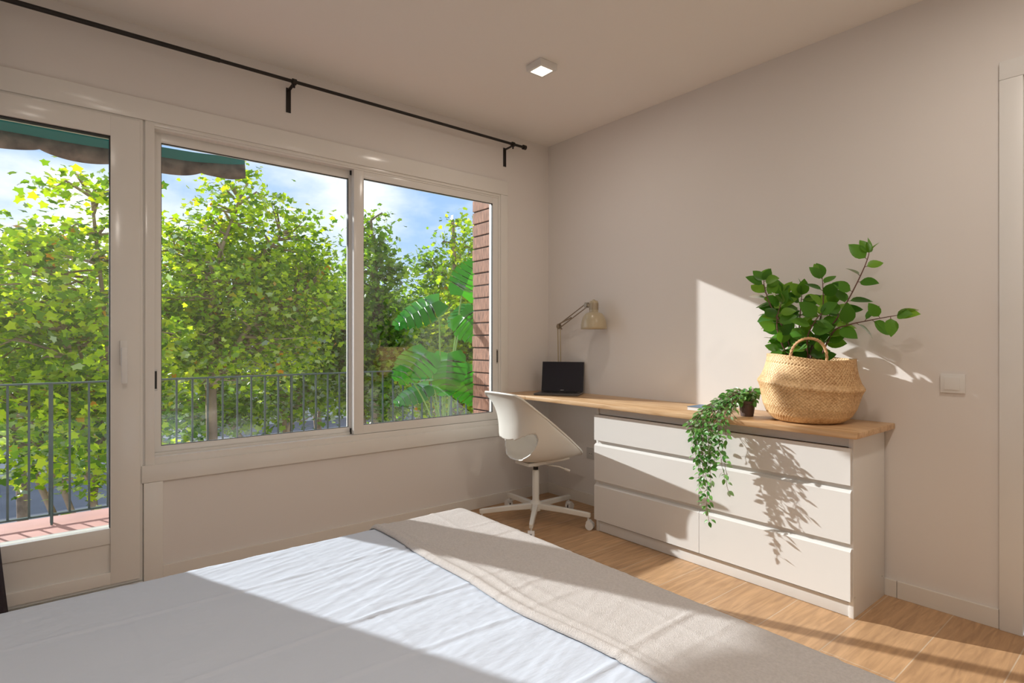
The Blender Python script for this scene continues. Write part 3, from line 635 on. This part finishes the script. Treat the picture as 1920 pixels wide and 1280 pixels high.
# ============================================================ TRAILING PLANT
tx, ty = 1.822, -.300; TL = (tx, ty, TOP)
tp = thing('trailing_plant', TL, 'small potted plant with long green vines trailing over the worktop edge', 'plant')
MB().lathe([(.028, 0), (.031, .002), (.040, .066), (.043, .068), (.043, .080), (.040, .080), (.038, .072), (.005, .070)], 28, TL).build('pot', M['pot'], tp, True, loc=TL, angle=40)
st = MB(); P_, A_, N_, S_ = [], [], [], []
rnd = random.Random(5)
def vine(pts, dens=.0145, ls=(.022, .036), wob=.010):
    pts = catmull(pts, 10); pts = [p+Vector((noise.noise(p*28), noise.noise(p*28+Vector((9,0,0))), 0))*wob for p in pts]
    st.tube(pts, .0011, 5); acc = 0; side = 1
    for i in range(len(pts)-1):
        seg = pts[i+1]-pts[i]; acc += seg.length
        while acc > dens:
            acc -= dens*rnd.uniform(.7, 1.4); side = -side; d_ = seg.normalized()
            a = Vector((side*rnd.uniform(.5, 1.1), rnd.uniform(-.9, .5), rnd.uniform(-.9, .25)))+d_*.4; a.normalize()
            t_ = rnd.choice((.004, .008, .022)); q = pts[i]+a*t_; st.tube([pts[i], q], .0006, 4)
            P_.append(q); A_.append(a); N_.append((Vector((rnd.gauss(0, .5), -.6+rnd.gauss(0, .4), .7+rnd.gauss(0, .4)))).normalized()); S_.append(rnd.uniform(*ls))
    e_ = (pts[-1]-pts[-2]).normalized(); P_.append(pts[-1]); A_.append(e_); N_.append(Vector((.4, -.8, .3))); S_.append(.033)
ed = -.520
V0 = Vector((tx, ty, TOP+.09))
def trail(x_out, y_off, z_end, mid=0, xe=None):
    xe = x_out if xe is None else xe
    z0 = TOP
    vine([V0+Vector((rnd.uniform(-.02, .02), rnd.uniform(-.02, .02), 0)), (tx+(x_out-tx)*.35, -.36, TOP+.095+rnd.uniform(0, .02)), (tx+(x_out-tx)*.75, -.44, TOP+.055), (x_out, ed+.008+y_off, TOP-.015),
          (x_out+(xe-x_out)*.3, ed+y_off, z0-(z0-z_end)*.35), (x_out+(xe-x_out)*.7, ed+y_off, z0-(z0-z_end)*.7), (xe, ed+y_off, z_end)])
trail(1.685, -.008, .300, xe=1.745); trail(1.665, -.012, .420, xe=1.705); trail(1.715, -.006, .355, xe=1.735)
trail(1.655, 0, .560, xe=1.690); trail(1.740, -.010, .500, xe=1.755); trail(1.800, -.004, .475, xe=1.842); trail(1.780, -.012, .530, xe=1.830)
trail(1.680, -.018, .60); trail(1.720, -.018, .62); trail(1.660, -.02, .66); trail(1.800, -.01, .66); trail(1.76, -.014, .64); trail(1.645, 0, .70, xe=1.65); trail(1.735, .0, .58); trail(1.775, 0, .60); trail(1.70, -.01, .5, xe=1.715); trail(1.70, 0, .70); trail(1.83, 0, .72)
trail(1.650, .02, .72); trail(1.75, .02, .74)
for q in range(26):
    a = rnd.uniform(0, 2*PI); r = rnd.uniform(.03, .095)*(.62 if math.cos(a) > .3 else 1)
    vine([V0+Vector((0,0,-.015)), V0+Vector((r*.5*math.cos(a), r*.5*math.sin(a), rnd.uniform(.02, .05))), V0+Vector((r*math.cos(a), r*math.sin(a)*.9, rnd.uniform(-.03, .045)))], .009, (.021, .033), .004)
for q in range(8):
    a = rnd.uniform(2.6, 4.4); r = rnd.uniform(.07, .15)
    vine([V0, V0+Vector((r*.5*math.cos(a), r*.6*math.sin(a), .03)), V0+Vector((r*math.cos(a), r*math.sin(a), rnd.uniform(-.04, .02)))], .009, (.021, .033), .006)
st.build('vines', M['vine'], tp, True, loc=TL)
T, F = oval_leaf(.52, .25, -.15, 4)
V, F, k = leaves(T, F, f32(P_), f32(N_), f32(A_), np.array(S_))
onw = (V[:, 1] > -.478) & (V[:, 2] < TOP+.002) & (V[:, 2] > .74); V[onw, 2] = TOP+.003
leafmesh('leaves', V, F, k, M['leafV'], tp, TL)

# ============================================================ SWITCH, SOCKET
sw = thing('light_switch', (2.611, -.002, 1.015), 'square white light switch on the wall right of the chest', 'switch')
q = MB().box(2.567, 2.656, -.010, -.0005, .974, 1.057, .002).build('frame', M['white'], sw, True, angle=30, loc=(2.611, -.002, 1.015))
MB().box(2.582, 2.638, -.0135, -.0095, .987, 1.044, .0015).build('rocker', M['white'], sw, True, angle=30, loc=(2.611, -.002, 1.015))
so_ = thing('power_socket', (.475, -.002, .378), 'square wall socket between chair and chest of drawers', 'socket')
SLc = (.475, -.002, .378)
MB().box(.424, .506, -.009, -.0005, .337, .419, .002).build('frame', M['sock'], so_, True, angle=30, loc=SLc)
o = MB().lathe([(.024, .0), (.024, .0022), (.021, .0022), (.019, .0004), (.001, .0004)], 28); o.v = [(.465+x, -.0092-z, .378+y) for x, y, z in o.v]
rc = o.build('socket_well', M['sock'], so_, True, angle=40, loc=SLc)
for s_ in (-1, 1):
    o = MB().lathe([(.0028, 0), (.0028, .001)], 10); o.v = [(.465+x+s_*.0095, -.0105-z, .378+y) for x, y, z in o.v]; o.build('pin_hole', M['dark'], rc, loc=SLc)

# ============================================================ CEILING LIGHTS
def ceiling_light(x, y, lab, pw=1.0):
    t = thing('ceiling_light', (x, y, H), lab, 'ceiling light', 'square surface ceiling lights')
    q = MB().box(x-.062, x+.062, y-.062, y+.062, H-.036, H-.0005, .003).build('housing', M['white'], t, True, angle=30, loc=(x, y, H))
    MB().box(x-.043, x+.043, y-.043, y+.043, H-.0375, H-.0355).build('diffuser', M['glow'], t, loc=(x, y, H))
    l_ = bpy.data.lights.new('lamp', 'AREA'); l_.shape = 'SQUARE'; l_.size = .085; l_.energy = LAMP_W*pw; l_.color = (1, .90, .80)
    lo_ = bpy.data.objects.new('lamp', l_); COL.objects.link(lo_); lo_.parent = t; lo_.location = (0, 0, -.040)
ceiling_light(.958, -.942, 'small square white ceiling light, lit, near the curtain rod', .36)
ceiling_light(1.25, -3.05, 'small square white ceiling light above the bed', .1)
ceiling_light(3.15, -.942, 'square fill light added out of view near the right-hand door', 1.0)  # added lamp outside the view, brightens the right wall
ceiling_light(3.15, -3.05, 'square fill light added out of view behind the camera', 1.6)  # added fill lamp, unseen, lifts the camera side of the room

# ============================================================ CURTAIN ROD + CURTAIN
rz, rx = 2.648, .10
rd = thing('curtain_rod', (rx, -2.0, rz), 'thin black metal curtain rod above the windows', 'curtain rod')
RL = (rx, -2.0, rz)
MB().tube([(rx, -2.42, rz), (rx, -.345, rz)], .0095, 14).tube([(rx, -3.98, rz), (rx, -2.40, rz)], .0115, 14).build('rod', M['black'], rd, True, loc=RL, angle=40)
for y0 in (-.350, -3.98): MB().tube([(rx, y0+.0, rz), (rx, y0+.026, rz)], .017, 18).build('finial', M['black'], rd, True, loc=RL, angle=40)
for y0 in (-.446, -2.024, -3.80):
    q = MB().box(.0002, .004, y0-.0135, y0+.0135, rz-.142, rz-.002, .001).obox((.052, y0, rz-.0135), (1, 0, .06), (0, 1, 0), (0, 0, 1), .050, .008, .003)
    q.tube([(rx, y0-.011, rz-.001), (rx, y0+.011, rz-.001)], .0165, 18).tube([(rx, y0, rz-.034), (rx, y0, rz-.012)], .006, 10)
    q.build('bracket', M['black'], rd, True, loc=RL, angle=40)
ct = MB(); vs = []; nn_ = 60; rows = 40
for j in range(rows+1):
    z = rz-.03-(rz-.05)*j/rows; k = j/rows
    yr = -3.315+.105*k**2.5; yl = -3.93
    for i in range(nn_+1):
        t = i/nn_; y = yl+(yr-yl)*t; x = rx+.035*math.sin(t*PI*11)*(.6+.6*k)+.008*math.sin(t*30+k*5)
        vs.append((max(.045, x+.03*k), y, z))
fs = [(j*(nn_+1)+i, j*(nn_+1)+i+1, (j+1)*(nn_+1)+i+1, (j+1)*(nn_+1)+i) for j in range(rows) for i in range(nn_)]
o = MB().add(vs, fs).build('curtain', M['curtain'], None, True, loc=(rx, -3.6, 1.3)); k = o.modifiers.new('s', 'SOLIDIFY'); k.thickness = .003
tag(o, 'dark heavy curtain hanging at the far left beside balcony door', 'curtain')

# ============================================================ OUTSIDE : balcony
RX = -1.72; SZ = -.05
o = MB().box(-1.90, -.2, -5.4, 1.0, SZ-.16, SZ).build('balcony_floor', M['tile']); struct(o, 'terracotta tiled balcony floor')
bc = thing('balcony_railing', (RX, -2.2, SZ), 'grey-green metal balcony railing with thin vertical bars', 'railing')
RLc = (RX, -2.2, SZ)
MB().box(RX-.02, RX+.02, -5.3, .9, .905, .917, .002).build('handrail', M['railm'], bc, loc=RLc)
MB().box(RX-.012, RX+.012, -5.3, .9, .001, .013, .001).build('bottom_rail', M['railm'], bc, loc=RLc)
y = -5.25
while y < .9:
    MB().box(RX-.0065, RX+.0065, y-.0065, y+.0065, .012, .906).build('bar', M['railm'], bc, loc=RLc); y += .1085
for y in (-4.7, -3.07, -1.45, .2):
    MB().box(RX-.009, RX+.009, y-.009, y+.009, SZ, .906).tube([(RX, y, .25), (RX+.07, y+.0, SZ+.002)], .007, 6).build('post', M['railm'], bc, loc=RLc)

pl = MB(); pm = MB()
z = -.05
PX0, PX1, PY0, PY1 = -.475, -.205, -.405, -.02
ofs = random.Random(3)
while z < 3.0:
    jx = ofs.uniform(-.004, .004)
    n = 2
    pl.box(PX0+jx, PX1, PY0+ofs.uniform(0, .006), PY1, z+.005, z+.094, .004); z += .1
pb = thing('brick_pillar', ((PX0+PX1)/2, (PY0+PY1)/2, SZ), 'brown brick pillar just outside the right window pane', 'pillar')
PBL = ((PX0+PX1)/2, (PY0+PY1)/2, SZ)
pl.build('bricks', M['brick'], pb, loc=PBL); MB().box(PX0+.010, PX1-.002, PY0+.012, PY1-.01, SZ, 3.0).build('mortar_core', M['mortar'], pb, loc=PBL)
# awning
AX, AY1 = -1.5, -1.885
aw = thing('awning', (-.9, -3.2, 2.6), 'green fabric awning with brown scalloped valance above the balcony', 'awning')
AL = (-.9, -3.2, 2.6)
MB().add([(AX, -5.3, 2.60), (AX, AY1, 2.655), (-.21, AY1, 3.02), (-.21, -5.3, 2.97)], [(0,1,2,3)]).build('canopy', M['awng'], aw, loc=AL)
vs = []; nn_ = 180
for i in range(nn_+1):
    y = AY1-(i/nn_)*3.4; ph = (AY1-y)/.47; up = .07*math.exp(-(AY1-y)/.35)
    zb = 2.452-.042*abs(math.sin(PI*(ph+.35)))**.7+up; wob = .014*math.sin(y*9)+.012*math.sin(y*23)*math.exp(-(AY1-y)/.4)
    vs += [(AX+wob*.3, y, 2.61+up*.6), (AX+.004+wob*.5, y, 2.528+up), (AX+.008+wob, y, 2.49+up*.9), (AX+.006+wob*1.6, y, zb)]
o = MB().add(vs, [(4*i+k, 4*i+4+k, 4*i+5+k, 4*i+1+k) for i in range(nn_) for k in range(1, 3)]).build('valance', M['awnb'], aw, True, loc=AL); k = o.modifiers.new('s', 'SOLIDIFY'); k.thickness = .003
MB().add(vs, [(4*i, 4*i+4, 4*i+5, 4*i+1) for i in range(nn_)]).build('valance_band', M['awng'], aw, True, loc=AL)
MB().tube([(AX+.02, -5.3, 2.63), (AX+.02, AY1, 2.672)], .016, 10).build('front_bar', M['alu'], aw, True, loc=AL)
MB().tube([(AX+.02, AY1-.25, 2.655), (-.9, AY1-.55, 2.74), (-.21, AY1-.25, 2.80)], .014, 8).build('folding_arm', M['extw'], aw, True, loc=AL)

# monstera on the balcony
def monstera(L_, W_):
    pts = []; ns = 7
    for sgn in (1, -1):
        seq = []
        for i in range(ns+1):
            a0 = i/ns; w_ = W_*math.sin(PI*(.10+.86*a0)**.75)**.8
            seq.append((sgn*w_*.98, a0*L_-.10*L_*(1-a0)))
            if 0 < i < ns: seq.append((sgn*w_*1.0, (a0+.055)*L_)); seq.append((sgn*w_*.42, (a0+.035)*L_)); seq.append((sgn*w_*.96, (a0+.085)*L_))
        pts.append(seq)
    V_ = []; F_ = []
    for sgn, seq in zip((1, -1), pts):
        o = len(V_)
        for x, y in seq: V_.append((x, y, -.25*abs(x)*abs(x)/W_-.25*(y/L_)**2*L_*.6)); V_.append((0, max(0, min(L_, y*.96)), -.25*(y/L_)**2*L_*.6))
        for i in range(len(seq)-1):
            if math.hypot(seq[i][0]-seq[i+1][0], seq[i][1]-seq[i+1][1]) < 1e-5: continue
            f = (o+2*i, o+2*i+2, o+2*i+3, o+2*i+1); F_.append(f if sgn > 0 else f[::-1])
    V_.append((0, L_*1.06, -.16*L_)); 
    return V_, F_
mo = thing('monstera_plant', (-.85, -.42, SZ), 'large split-leaf plant on the balcony beside the brick pillar', 'plant')
ML = (-.85, -.42, SZ); P = Vector(ML)
MB().lathe([(.13, 0), (.19, .30), (.20, .30), (.20, .33), (.185, .33), (.18, .28), (.01, .28)], 28, ML).build('pot', M['pot'], mo, True, loc=ML, angle=40)
LV = [((-.78, -.300, 1.60), (.25, .12, .62), (.85, -.75, .15), .34, .17), ((-.80, -.52, 1.55), (-.35, -.85, -.42), (.55, -.55, .75), .44, .17), ((-.76, -.33, 1.44), (.40, .10, -.30), (.8, -.8, .3), .34, .17),
      ((-.85, -.60, 1.12), (.2, -.8, -.5), (.7, -.4, .7), .40, .18), ((-.82, -.42, 1.10), (.3, -.3, -.8), (.6, -.75, .3), .38, .18), ((-.90, -.78, .95), (-.05, .35, .28), (.55, -.8, .2), .22, .10),
      ((-.85, -.30, .95), (.3, .1, -.5), (.5, -.8, .5), .34, .16), ((-1.0, -.50, .82), (-.2, -.8, -.3), (.3, -.4, .8), .34, .15), ((-.95, -.2, 1.35), (-.3, .3, .5), (.6, -.7, .4), .32, .15)]
for (p, ax, nr, L_, W_) in LV:
    V_, F_ = monstera(L_, W_); ax = Vector(ax).normalized(); nr = Vector(nr); nr = (nr-ax*nr.dot(ax)).normalized(); sd_ = ax.cross(nr); p = Vector(p)
    o = MB().add([p+sd_*x+ax*y+nr*z for x, y, z in V_], F_).build('leaf', M['leafM'], mo, True, loc=ML)
    q0 = P+Vector((0, 0, .27)); MB().tube(catmull([q0, q0.lerp(p, .5)+Vector((-.03, 0, .10)), p], 8), [.007]*16+[.004], 6).build('leaf_stalk', M['mstem'], mo, True, loc=ML)

# ============================================================ OUTSIDE : street, trees
GZ = -8.5
o = MB().box(-140, -.2, -90, 120, GZ-.5, GZ).build('street', M['road']); struct(o, 'asphalt street below the balcony')
for i, (x0, x1) in enumerate(((-9, -1.9), (-30, -24), (-58, -50))):
    o = MB().box(x0, x1, -90, 120, GZ, GZ+.14).build('pavement', M['pave']); struct(o, 'pale pavement strip')
def facade(x, y0, y1, h, lab):
    t = thing('apartment_building', (x-5, (y0+y1)/2, GZ), lab, 'building'); lc = (x-5, (y0+y1)/2, GZ)
    MB().box(x-10, x, y0, y1, GZ, GZ+h).build('wall', M['bld'], t, loc=lc)
    y = y0+1.5
    while y < y1-2:
        z = GZ+1.2
        while z < GZ+h-2.2: MB().box(x+.001, x+.05, y, y+1.3, z, z+1.7).build('window', M['bldw'], t, loc=lc); z += 3.1
        y += 3.4
facade(-62, -28, 2, 11, 'pale apartment block far behind the trees on the left')
facade(-66, 8, 44, 9, 'pale apartment block far behind the trees on the right')

def plane_leaf():
    R_ = [.46, .36, .55, .36, .62, .36, .55, .36, .46, .20]
    A = [-35, 2, 25, 52, 90, 128, 155, 178, 215, 270]
    T = [(r*math.cos(math.radians(a)), .30+r*math.sin(math.radians(a)), -.25*abs(r*math.cos(math.radians(a)))) for r, a in zip(R_, A)]
    return np.array(T), [tuple(range(10))]
TP, FP = plane_leaf()
def tree(name, lab, cat, base, crown, nleaf, lsize, m, seed, trunk_r=.2, fork=3.5, lean=(0, 0), group='plane trees in the street', dense=.36, sub=170):
    """crown = list of (centre, radii) ellipsoids"""
    r = np.random.default_rng(seed); rr = random.Random(seed)
    t = thing(name, base, lab, cat, group); B0 = Vector(base); st = MB()
    fk = B0+Vector((lean[0], lean[1], fork)); st.tube(catmull([B0, B0.lerp(fk, .5)+Vector((.1, .05, 0)), fk], 4), [trunk_r]*5+[trunk_r*.8]*4, 10)
    vols = np.array([c[1][0]*c[1][1]*c[1][2] for c in crown]); pr_ = vols/vols.sum(); clus = []
    for q in range(sub):
        ci = r.choice(len(crown), p=pr_); cc, cr_ = crown[ci]; d_ = r.normal(size=3); d_ /= np.linalg.norm(d_); rad = r.uniform(.72, 1.05)
        tip = Vector(cc)+Vector((d_[0]*cr_[0]*rad, d_[1]*cr_[1]*rad, d_[2]*cr_[2]*rad)); clus.append(tip)
    mains = []
    for cc, cr_ in crown:
        c_ = Vector(cc); mid = fk.lerp(c_, .5)+Vector((rr.uniform(-.3, .3), rr.uniform(-.3, .3), .2)); top = c_+Vector((0, 0, cr_[2]*.10))
        pts = catmull([fk-Vector((0, 0, .2)), mid, c_, top], 6); st.tube(pts, [trunk_r*(.62-.59*(i/(len(pts)-1))**.7) for i in range(len(pts))], 7); mains.append(pts)
    for tip in clus:
        best = min((p for P_ in mains for p in P_), key=lambda p: (p-tip).length+max(0, p.z-tip.z)*.8)
        mid = best.lerp(tip, .5)+Vector((rr.uniform(-.15, .15), rr.uniform(-.15, .15), rr.uniform(-.1, .25))); st.tube([best, mid, tip], [.028, .016, .005], 5, cap=False)
    st.build('trunk', M['bark'], t, True, loc=base)
    C = np.array([tuple(p) for p in clus]); ci = r.integers(0, len(C), nleaf)
    g = r.normal(size=(nleaf, 3))*np.array([dense, dense, dense*.72])
    pos = C[ci]+g
    ax = r.normal(size=(nleaf, 3))*np.array([1, 1, .6])+np.array([0, 0, -.35]); nr = r.normal(size=(nleaf, 3))*.55+np.array([0, 0, 1.0])
    V, F, k = leaves(TP, FP, pos, nr, ax, lsize*r.uniform(.6, 1.2, nleaf)); leafmesh('foliage', V, F, k, m, t, base, smooth=False)
    return t
def at(px, dist, z=None):
    """point at horizontal viewing bearing px (photo column) and distance"""
    Rv = Vector((math.sin(YAW), math.cos(YAW), 0)); d_ = (FWD+Rv*((px-960)/1060)); p = CAM+d_*dist; return (p.x, p.y, GZ if z is None else z)
def zpx(py, dist): return 1.2+(640-py)/1060*dist
def tree_at(lab, trunk_px, dist, blobs, nleaf, ls, m, seed, **k):
    cr_ = []
    for (px, py, rx_, rz_, dd) in blobs:
        d_ = dist+dd; c_ = at(px, d_, zpx(py, d_)); cr_.append((c_, (rx_*d_/1060, rx_*d_/1060, rz_*d_/1060)))
    return tree('plane_tree', lab, 'tree', at(trunk_px, dist), cr_, nleaf, ls, m, seed, **k)
tree_at('bright yellow-green plane tree filling the balcony door view', 215, 8.2, [(175, 400, 75, 95, 0), (110, 540, 150, 110, 0), (150, 660, 170, 110, .3), (60, 790, 160, 110, -.3), (190, 830, 110, 90, .4), (-60, 640, 120, 150, .5)], 12500, .13, M['leafA'], 21, fork=5.4, trunk_r=.12, dense=.19, sub=340)
tree_at('tall yellow-green plane tree with forked trunk behind left window pane', 395, 10.5, [(445, 385, 60, 62, 0), (370, 500, 100, 90, .5), (520, 450, 75, 70, .3), (440, 560, 160, 90, .8), (560, 560, 85, 85, .5), (330, 640, 90, 90, 0), (450, 660, 140, 60, .6)], 17000, .125, M['leafA'], 22, fork=9.0, trunk_r=.12, dense=.21, sub=420)
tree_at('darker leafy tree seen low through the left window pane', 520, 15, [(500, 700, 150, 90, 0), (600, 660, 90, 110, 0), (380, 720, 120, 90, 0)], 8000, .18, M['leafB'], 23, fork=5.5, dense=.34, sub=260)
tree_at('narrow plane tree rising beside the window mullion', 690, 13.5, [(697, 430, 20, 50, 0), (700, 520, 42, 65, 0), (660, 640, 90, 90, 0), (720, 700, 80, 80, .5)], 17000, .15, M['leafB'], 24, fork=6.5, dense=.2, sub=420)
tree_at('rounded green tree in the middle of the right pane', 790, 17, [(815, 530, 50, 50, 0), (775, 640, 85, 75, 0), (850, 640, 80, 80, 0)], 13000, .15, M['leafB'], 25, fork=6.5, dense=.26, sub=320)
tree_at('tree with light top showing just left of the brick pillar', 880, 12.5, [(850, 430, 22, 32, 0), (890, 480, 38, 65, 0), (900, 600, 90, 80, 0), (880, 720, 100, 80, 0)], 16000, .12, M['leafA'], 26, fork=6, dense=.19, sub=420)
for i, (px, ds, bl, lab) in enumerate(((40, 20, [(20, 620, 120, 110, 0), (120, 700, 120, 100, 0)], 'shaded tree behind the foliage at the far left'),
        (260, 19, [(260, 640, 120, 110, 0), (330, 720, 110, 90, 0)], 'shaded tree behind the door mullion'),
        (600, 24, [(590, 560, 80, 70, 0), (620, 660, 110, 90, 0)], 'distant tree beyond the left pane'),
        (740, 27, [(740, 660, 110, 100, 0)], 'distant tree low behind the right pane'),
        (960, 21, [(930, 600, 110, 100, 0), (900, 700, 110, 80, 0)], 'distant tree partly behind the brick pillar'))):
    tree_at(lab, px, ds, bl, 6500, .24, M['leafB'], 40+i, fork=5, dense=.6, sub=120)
